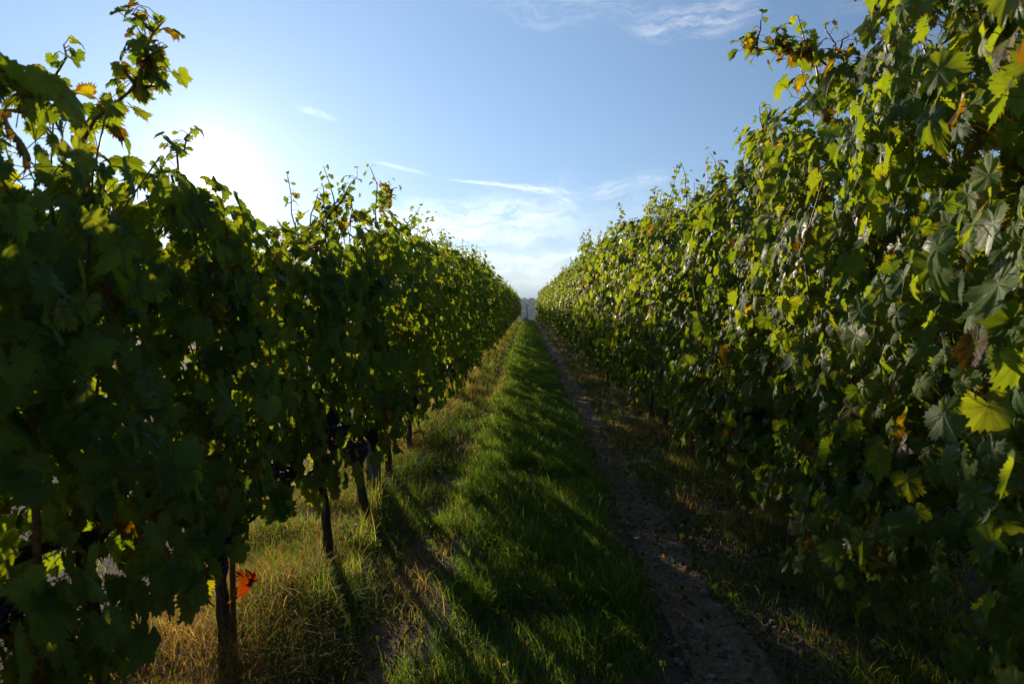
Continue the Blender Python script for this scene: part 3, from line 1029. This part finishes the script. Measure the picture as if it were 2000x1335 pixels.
sp = []
g = np.random.default_rng(11)
for (n, ya, yb, hh, ww) in [(62000, 2.0, 6.0, 0.105, 0.0034), (52000, 6.0, 12.0, 0.10, 0.0048), (42000, 12.0, 24.0, 0.10, 0.009), (40000, 24.0, 66.0, 0.11, 0.02)]:
    x, y = scatter(n, -0.68, 0.76, ya, yb, g, lane_d)
    cl2 = noise2(x, y, 4.5, 8)
    h = hh * (0.30 + 1.15 * cl2) * g.uniform(0.45, 1.3, len(x)) * (1 + 0.7 * (g.random(len(x)) > 0.93))
    sp.append(blades("g", x, y, h, ww * g.uniform(0.7, 1.4, len(x)), green(len(x), g, 0.07), g, 0.75))
build_grass("lane_grass", sp, M_BLADE, "green grass strip growing down the middle of the lane", "grass")


def verge_d(x, y):
    e = np.clip((x + 1.9) / 0.3, 0, 1) * np.clip((-0.62 - x + 0.24 * (noise2(x, y, 2.4, 15) - 0.5)) / 0.12, 0, 1)
    return e * (0.25 + 0.75 * noise2(x, y, 4, 13))


sp = []
for (n, ya, yb, hh, ww) in [(60000, 1.5, 6.0, 0.098, 0.0026), (32000, 6.0, 14.0, 0.14, 0.0045), (26000, 14.0, 58.0, 0.17, 0.014)]:
    x, y = scatter(n, -1.9, -0.60, ya, yb, g, verge_d)
    cl2 = noise2(x, y, 3.5, 18)
    h = hh * (0.35 + 1.1 * cl2) * g.uniform(0.5, 1.4, len(x)) * (1 + 0.55 * np.clip((-0.85 - x) * 4, 0, 1))
    dryp = noise2(x, y, 1.3, 21) * 0.70 + np.clip((-0.92 - x) * 1.2, -0.3, 0.35)
    tt = green(len(x), g, 0.0); dm = g.random(len(x)) < np.clip(dryp, 0.1, 0.92)
    tt[dm] = np.array([0.27, 0.175, 0.090]) * g.uniform(0.5, 1.15, (dm.sum(), 1))
    sp.append(blades("g", x, y, h, ww * g.uniform(0.7, 1.5, len(x)), tt, g, 0.85))
build_grass("verge_grass", sp, M_BLADE, "sunlit dry and green grass under the left row of vines", "grass")

# thin weeds: in both tracks, under the right row and on the open ground outside
def thin_d(x, y):
    a = np.where((x > 0.88) & (x < 2.3), 0.9, 0.0)
    a = a + np.where((x > -0.75) & (x < -0.42), 0.5, 0.0) + np.where((x > 0.6) & (x < 1.0), 0.14, 0.0)
    a = a + np.where(x < -1.7, 0.35, 0.0) + np.where(x > 2.3, 0.5, 0.0)
    return a * (0.1 + 0.9 * noise2(x, y, 3.0, 33) ** 1.5) * 1.4


sp = []
for (n, x0, x1, ya, yb, hh, ww) in [(76000, -0.8, 2.4, 1.2, 6.0, 0.10, 0.0032), (48000, -0.8, 2.4, 6.0, 16.0, 0.11, 0.0055), (22000, -0.8, 2.4, 16.0, 58.0, 0.14, 0.016),
                                (30000, -7.0, -1.7, 0.5, 14.0, 0.10, 0.006), (16000, -14.0, -1.7, 14.0, 58.0, 0.14, 0.016), (16000, 2.3, 5.5, 1.0, 24.0, 0.12, 0.010)]:
    x, y = scatter(n, x0, x1, ya, yb, g, thin_d)
    h = hh * (0.4 + 0.9 * noise2(x, y, 3.3, 38)) * g.uniform(0.5, 1.5, len(x))
    tt = green(len(x), g, 0.0); dm = g.random(len(x)) < np.clip(0.15 + 0.75 * noise2(x, y, 1.1, 41), 0, 1)
    tt[dm] = np.array([0.25, 0.18, 0.10]) * g.uniform(0.4, 1.1, (dm.sum(), 1))
    sp.append(blades("g", x, y, h, ww * g.uniform(0.7, 1.5, len(x)), tt, g, 0.8))
build_grass("weeds", sp, M_BLADE, "thin weeds and dry stalks on the soil beside the tracks", "weeds")

# broad-leaved weeds in the shade of the right row
x, y = scatter(13000, -1.5, 2.2, 1.6, 12.0, g, lambda x, y: np.where(x > 0.9, 0.15 + 0.85 * (noise2(x, y, 2.6, 51) > 0.55), np.where(x > 0.6, 0.0, 0.06 + 0.8 * (noise2(x, y, 3.0, 55) > 0.72))))
n = len(x)
a = g.uniform(0, 6.28, n); el = g.uniform(0.2, 1.1, n)
nn = np.stack([np.cos(a) * np.sin(el), np.sin(a) * np.sin(el), np.cos(el)], 1)
P = np.stack([x, y, height(x, y) + g.uniform(0.005, 0.07, n)], 1)
kk = g.random((n, 1))
cc = np.concatenate([np.array([[0.030, 0.070, 0.022]]) * (1 - kk) + np.array([[0.06, 0.11, 0.04]]) * kk, np.zeros((n, 1))], 1)
me = leaves_mesh("ground_cover", P, nn, np.stack([np.cos(a), np.sin(a), -0.2 + 0 * a], 1), g.uniform(0.008, 0.024, n), cc, 'low', g, 0.6)
tag(mesh_obj("ground_cover", me), "small round-leaved weeds creeping in patches over the shaded soil and grass", "weeds", None, "stuff")

# dead leaves and straw bits, and small stones
def litter(n, regions):
    g = np.random.default_rng(61)
    xs, ys = [], []
    for (k, x0, x1, y0, y1) in regions:
        xs.append(g.uniform(x0, x1, k)); ys.append(g.uniform(y0, y1, k))
    x, y = np.concatenate(xs), np.concatenate(ys); n = len(x)
    P = np.stack([x, y, height(x, y) + g.uniform(0.008, 0.022, n)], 1)
    nn = norm(np.stack([g.normal(0, 0.45, n), g.normal(0, 0.45, n), np.ones(n)], 1))
    a = g.uniform(0, 6.28, n)
    k = g.random((n, 1))
    c = np.concatenate([np.array([[0.055, 0.036, 0.022]]) * (1 - k) + np.array([[0.17, 0.125, 0.08]]) * k, np.full((n, 1), 0.0)], 1)
    me = leaves_mesh("leaf_litter", P, nn, np.stack([np.cos(a), np.sin(a), 0 * a], 1), g.uniform(0.006, 0.022, n) * (1 + y * 0.04), c, 'low', g, 2.2)
    return tag(mesh_obj("leaf_litter", me), "brown fallen leaf scraps scattered over the tracks and bare soil", "leaf litter", None, "stuff")


litter(0, [(2800, 0.55, 1.9, 1.8, 8), (900, 0.6, 1.9, 8, 20), (500, -0.8, -0.5, 2, 8), (1200, -6, -1.3, 0.6, 14), (400, -0.7, -0.5, 8, 20)])


def pebbles():
    g = np.random.default_rng(71)
    regs = [(6000, 0.58, 1.3, 1.8, 7), (1600, 0.6, 1.5, 7, 18), (500, -0.76, -0.48, 2, 8), (1500, -6, -1.25, 0.6, 14), (260, -1.3, -0.9, 2, 6)]
    bm = bmesh.new(); bmesh.ops.create_icosphere(bm, subdivisions=1, radius=1.0)
    V = np.array([v.co[:] for v in bm.verts]); F = np.array([[l.vert.index for l in f.loops] for f in bm.faces]); bm.free()
    xs = np.concatenate([g.uniform(a, b, k) for (k, a, b, c, d) in regs]); ys = np.concatenate([g.uniform(c, d, k) for (k, a, b, c, d) in regs])
    n = len(xs)
    s = 0.0035 * np.exp(g.normal(0, 0.55, n)) * (1 + 0.05 * ys)
    co = V[None] * (1 + 0.22 * g.standard_normal((n, len(V), 1)))
    co = co * s[:, None, None] * g.uniform(0.6, 1.5, (n, 1, 3)) * np.array([1, 1, 0.7])
    co = co + np.stack([xs, ys, height(xs, ys) + 0.006 + s * 0.25], 1)[:, None]
    T = (F[None] + (np.arange(n) * len(V))[:, None, None]).reshape(-1, 3)
    tag(mesh_obj("gravel", raw_mesh("gravel", co.reshape(-1, 3), T, M_PEBBLE, False)), "small pale stones lying in the dirt tracks", "gravel", None, "stuff")


pebbles()


# seed-headed grass tufts, each a thing: near the left row
def seed_tuft(x, y, n, h, seed, label):
    g = np.random.default_rng(seed)
    z0 = float(height(x, y))
    root = empty("grass_tuft", (x, y, z0))
    xx = g.normal(0, 0.035, n); yy = g.normal(0, 0.035, n)
    hh = h * g.uniform(0.5, 1.15, n)
    tt = np.array([0.12, 0.14, 0.05]) * g.uniform(0.6, 1.3, (n, 1))
    c, t, a = blades("g", xx, yy, hh, 0.005 * g.uniform(0.6, 1.4, n), tt, g, 0.45, z=np.zeros(n) - 0.01, seg=4)
    mesh_obj("leaf_blades", raw_mesh("leaf_blades", c, t, M_BLADE, True, {'tint': a}), root)
    for k in range(6):
        ang = g.uniform(0, 6.28); L = h * g.uniform(1.0, 1.35)
        p = [(0.01 * math.cos(ang), 0.01 * math.sin(ang), 0), (0.05 * math.cos(ang), 0.05 * math.sin(ang), L * 0.6), (0.11 * math.cos(ang), 0.11 * math.sin(ang), L * 0.93), (0.15 * math.cos(ang), 0.15 * math.sin(ang), L * 0.97)]
        c, t = tube(p, [0.0013, 0.001, 0.0035, 0.0012], 5, 0.1, seed + k)
        o = mesh_obj("seed_head", raw_mesh("seed_head", c, t, M_BLADE, True, {'tint': np.tile([[0.26, 0.21, 0.12, 1]], (len(c), 1))}), root)
    tag(root, label, "grass tuft", "seeding grass tufts under the left row")


seed_tuft(-0.98, 4.35, 60, 0.26, 1, "tall backlit grass tuft with curved seed heads just before the grey wooden post")
seed_tuft(-0.92, 3.75, 60, 0.24, 2, "straw-coloured grass tuft to the right of the leaning trunk with grape bunches")
seed_tuft(-0.95, 2.95, 60, 0.20, 3, "dry golden grass tuft between the red-leaf trunk and the leaning trunk")
seed_tuft(-0.86, 3.25, 50, 0.18, 4, "green and straw grass tuft at the lane side of the leaning trunk")


# fallen vine leaves lying on the grass and the tracks, each one a thing
for k, (fx, fy, lab) in enumerate([
        (0.83, 3.55, "brown curled vine leaf lying on the right dirt track, nearest of the fallen leaves"),
        (0.70, 4.40, "tan fallen vine leaf at the right edge of the grass strip"),
        (0.98, 5.60, "dark brown fallen leaf beside the right dirt track"),
        (0.15, 3.30, "yellowed fallen leaf resting on the shaded grass strip"),
        (-0.30, 4.60, "straw-brown fallen leaf on the sunlit side of the grass strip"),
        (-0.62, 3.70, "brown fallen leaf in the narrow left wheel track"),
        (1.15, 2.90, "pale brown fallen leaf on the bare soil by the right row"),
        (0.42, 6.60, "small brown fallen leaf farther along the grass strip")]):
    g = np.random.default_rng(900 + k)
    a = g.uniform(0, 6.28); zz = float(height(fx, fy))
    lift = 0.02 if abs(fx - 0.8) < 0.4 or fx < -0.5 else 0.075
    c = [(0.09, 0.05, 0.025, 0.6), (0.16, 0.11, 0.06, 0.3), (0.05, 0.03, 0.018, 0.6), (0.15, 0.12, 0.03, 0.6)][k % 4]
    me = leaves_mesh("fallen_leaf", np.zeros((1, 3)), np.array([[g.normal(0, .35), g.normal(0, .35), 1.0]]), np.array([[math.cos(a), math.sin(a), 0.0]]), np.array([g.uniform(0.035, 0.055)]), np.array([c]), 'hi', g, 2.6)
    tag(mesh_obj("fallen_leaf", me, None, (fx, fy, zz + lift)), lab, "fallen leaf", "fallen vine leaves")


# small yellow wildflowers
def wildflower(x, y, h, seed, label):
    g = np.random.default_rng(seed)
    root = empty("wildflower", (x, y, float(height(x, y))))
    for k in range(5):
        a = g.uniform(0, 6.28); e = (math.cos(a) * 0.06, math.sin(a) * 0.06, h * g.uniform(0.7, 1.1))
        c, t = tube([(0, 0, -0.01), (e[0] * 0.3, e[1] * 0.3, e[2] * 0.5), e], [0.0016, 0.0013, 0.001], 5)
        st = mesh_obj("stem", raw_mesh("stem", c, t, M_BLADE, True, {'tint': np.tile([[0.05, 0.10, 0.03, 1]], (len(c), 1))}), root)
        bm = bmesh.new()
        for q in range(7):
            b = 6.283 * q / 7
            vs = [bm.verts.new((e[0] + math.cos(b + dd) * rr, e[1] + math.sin(b + dd) * rr, e[2] + zz)) for dd, rr, zz in ((0, 0.001, 0), (-0.35, 0.007, 0.002), (0, 0.011, 0.001), (0.35, 0.007, 0.002))]
            bm.faces.new(vs)
        me = bpy.data.meshes.new("flower_head"); bm.to_mesh(me); bm.free(); me.materials.append(M_FLOWER)
        mesh_obj("flower_head", me, st)
    tag(root, label, "wildflower", "yellow wildflowers in the shade")


wildflower(1.02, 5.25, 0.16, 1, "yellow-flowered weed at the right side of the dirt track")
wildflower(1.08, 5.45, 0.14, 3, "yellow-flowered weed a hand farther along, close to the right row")
wildflower(0.55, 4.95, 0.15, 2, "single yellow-flowered weed at the right edge of the grass strip")


# ------------------------------------------------------------------ far end: stones, cypresses, bushes, woods
def stone_heap(x, y):
    root = empty("stone_heap", (x, y, float(height(x, y))))
    g = np.random.default_rng(81)
    for k in range(26):
        f = k / 26
        a = g.uniform(0, 6.28); rr = 0.62 * (1 - f) ** 0.7 * g.uniform(0.3, 1)
        s = g.uniform(0.14, 0.26)
        bm = bmesh.new(); bmesh.ops.create_icosphere(bm, subdivisions=2, radius=s)
        for v in bm.verts:
            v.co *= 1 + 0.22 * mnoise.noise(v.co * 5 + Vector((k, 0, 0)))
            v.co.z *= 0.7
        bmesh.ops.translate(bm, verts=bm.verts, vec=(rr * math.cos(a) * 1.3, rr * math.sin(a), 0.06 + 0.50 * f))
        me = bpy.data.meshes.new("stone"); bm.to_mesh(me); bm.free(); me.materials.append(M_STONE)
        mesh_obj("stone", me, root)
    root.scale = (0.5, 0.5, 0.55)
    tag(root, "heap of pale grey stones closing the far end of the grass lane", "stone heap")


stone_heap(-0.28, 61.0)


def crown_blobs(name, n, fn, size, colr, mat, parent, seed):
    """a crown of many small leaf faces placed by fn(g) -> position, outward direction"""
    g = np.random.default_rng(seed)
    P, O = [], []
    while len(P) < n:
        r = fn(g)
        if r: P.append(r[0]); O.append(r[1])
    P, O = np.array(P), norm(np.array(O) + g.normal(0, 0.5, (n, 3)))
    t = norm(np.cross(O, g.normal(0, 1, (n, 3)))); b = np.cross(O, t)
    s = size * g.uniform(0.5, 1.3, (n, 1))
    co = np.stack([P - t * s, P + b * s * 0.6, P + t * s, P - b * s * 0.6], 1).reshape(-1, 3)
    i = np.arange(n) * 4
    T = np.concatenate([np.stack([i, i + 1, i + 2], 1), np.stack([i, i + 2, i + 3], 1)])
    k = g.random((n, 1)); c = np.array([colr[0]]) * (1 - k) + np.array([colr[1]]) * k
    a = np.repeat(np.concatenate([c, np.ones((n, 1))], 1), 4, 0)
    return mesh_obj(name, raw_mesh(name, co, T, mat, False, {'tint': a}), parent)


def cypress(x, y, base, h, r, label, seed, n=2600):
    root = empty("cypress_tree", (x, y, base))
    c, t = tube([(0, 0, -0.5), (0.02, 0, h * 0.4), (0, 0.02, h * 0.9)], [r * 0.28, r * 0.18, 0.02], 8, 0.1, seed)
    mesh_obj("trunk", raw_mesh("trunk", c, t, M_BARK), root)
    def fn(g):
        f = g.random() ** 0.85
        a = g.uniform(0, 6.28)
        rr = r * (0.5 + 0.5 * min(1, f * 5)) * max(0.03, (1 - f) ** 0.55) * (1 + 0.45 * mnoise.noise(Vector((math.cos(a) * 1.2, math.sin(a) * 1.2, f * 9 + seed))))
        q = g.uniform(0.55, 1.0) * rr
        return (q * math.cos(a), q * math.sin(a), h * (0.04 + 0.96 * f)), (math.cos(a), math.sin(a), 1.2)
    crown_blobs("crown", n * 2, fn, h * 0.010, ((0.018, 0.032, 0.012), (0.040, 0.060, 0.022)), M_CYP, root, seed)
    tag(root, label, "cypress tree", "cypresses beyond the lane")


gh = lambda x, y: float(height(x, y))
cypress(-0.25, 190.0, gh(0, 190), 11.0, 0.34, "slim dark cypress standing alone right behind the stone heap", 1)
cypress(-3.3, 190.0, gh(-2, 190), 12.3, 0.36, "cypress whose tip alone shows over the far end of the left row", 2)
cypress(-1.5, 260.0, gh(-1, 260), 10.6, 0.35, "short distant cypress seen left of the slim one, lower than it", 3, 1500)


def bush(x, y, r, h, label, seed, cols):
    z0 = gh(x, y)
    root = empty("bush", (x, y, z0))
    for k in range(3):
        c, t = tube([(0, 0, -0.05), (0.1 * (k - 1), 0.05, h * 0.4), (0.3 * (k - 1) * r, 0.1 * k, h * 0.75)], [0.03, 0.02, 0.008], 6, 0.1, seed + k)
        mesh_obj("stem", raw_mesh("stem", c, t, M_BARK), root)
    def fn(g):
        v = g.normal(0, 1, 3); v /= np.linalg.norm(v)
        q = g.uniform(0.5, 1.0) * (1 + 0.5 * mnoise.noise(Vector(v.tolist()) * 2.2 + Vector((seed, 0, 0))))
        p = (v[0] * r * q, v[1] * r * q, h * 0.52 + v[2] * h * 0.5 * q)
        return (p, tuple(v)) if p[2] > 0 else None
    crown_blobs("crown", 1500, fn, 0.055, cols, M_CYP, root, seed)
    tag(root, label, "bush", "bushes beyond the row ends")


bush(-1.6, 69.0, 0.75, 1.7, "yellowing bush left of the stone heap past the left row end", 5, ((0.09, 0.10, 0.02), (0.20, 0.18, 0.03)))
bush(1.15, 69.0, 0.6, 1.2, "green bush right of the stone heap past the right row end", 6, ((0.05, 0.09, 0.02), (0.13, 0.14, 0.03)))


# distant woods on the hill, read as one mass
def woods():
    g = np.random.default_rng(91)
    C, T, A, off = [], [], [], 0
    cnt = 2800
    y = g.uniform(540, 900, cnt); x = g.uniform(-0.95, 0.95, cnt) * y * 0.9
    z = hill_h(x, y)
    for i in range(cnt):
        h = g.uniform(5, 10) * (1.35 if g.random() < 0.06 else 1); r = h * g.uniform(0.28, 0.5); n = 34
        v = norm(g.normal(0, 1, (n, 3)))
        q = g.uniform(0.5, 1, (n, 1))
        P = v * q * np.array([r, r, h * 0.5]) + np.array([x[i], y[i], z[i] + h * 0.5])
        tt = norm(np.cross(v, g.normal(0, 1, (n, 3)))); b = np.cross(norm(v), tt); s = r * 0.42
        C.append(np.stack([P - tt * s, P + b * s, P + tt * s, P - b * s], 1).reshape(-1, 3))
        k = np.arange(n) * 4 + off
        T.append(np.concatenate([np.stack([k, k + 1, k + 2], 1), np.stack([k, k + 2, k + 3], 1)]))
        A.append(np.tile(np.array([[0.035, 0.055, 0.020, 1]]) * g.uniform(0.7, 1.3), (n * 4, 1)))
        off += n * 4
    me = raw_mesh("treeline", np.concatenate(C), np.concatenate(T), M_CYP, False, {'tint': np.concatenate(A)})
    tag(mesh_obj("treeline", me), "hazy blue wooded ridge far beyond the end of the lane", "woods", None, "stuff")


woods()

# ------------------------------------------------------------------ haze
HAZE = 0.0005
if HAZE > 0:
    bm = bmesh.new(); bmesh.ops.create_cube(bm, size=1.0)
    me = bpy.data.meshes.new("haze")
    bmesh.ops.scale(bm, vec=(9000, 6500, 60), verts=bm.verts)
    bmesh.ops.translate(bm, vec=(0, 2000, 8), verts=bm.verts)
    bm.to_mesh(me); bm.free()
    m = bpy.data.materials.new("haze_air"); m.use_nodes = True
    t = NT(m.node_tree); t.n.clear()
    v = t.node('ShaderNodeVolumePrincipled'); v.inputs['Density'].default_value = HAZE
    v.inputs['Color'].default_value = (0.62, 0.80, 1.0, 1); v.inputs['Anisotropy'].default_value = 0.0
    o = t.node('ShaderNodeOutputMaterial'); t.l.new(v.outputs[0], o.inputs['Volume'])
    me.materials.append(m)
    tag(mesh_obj("haze", me), "thin blue haze over the land", "haze", None, "stuff")
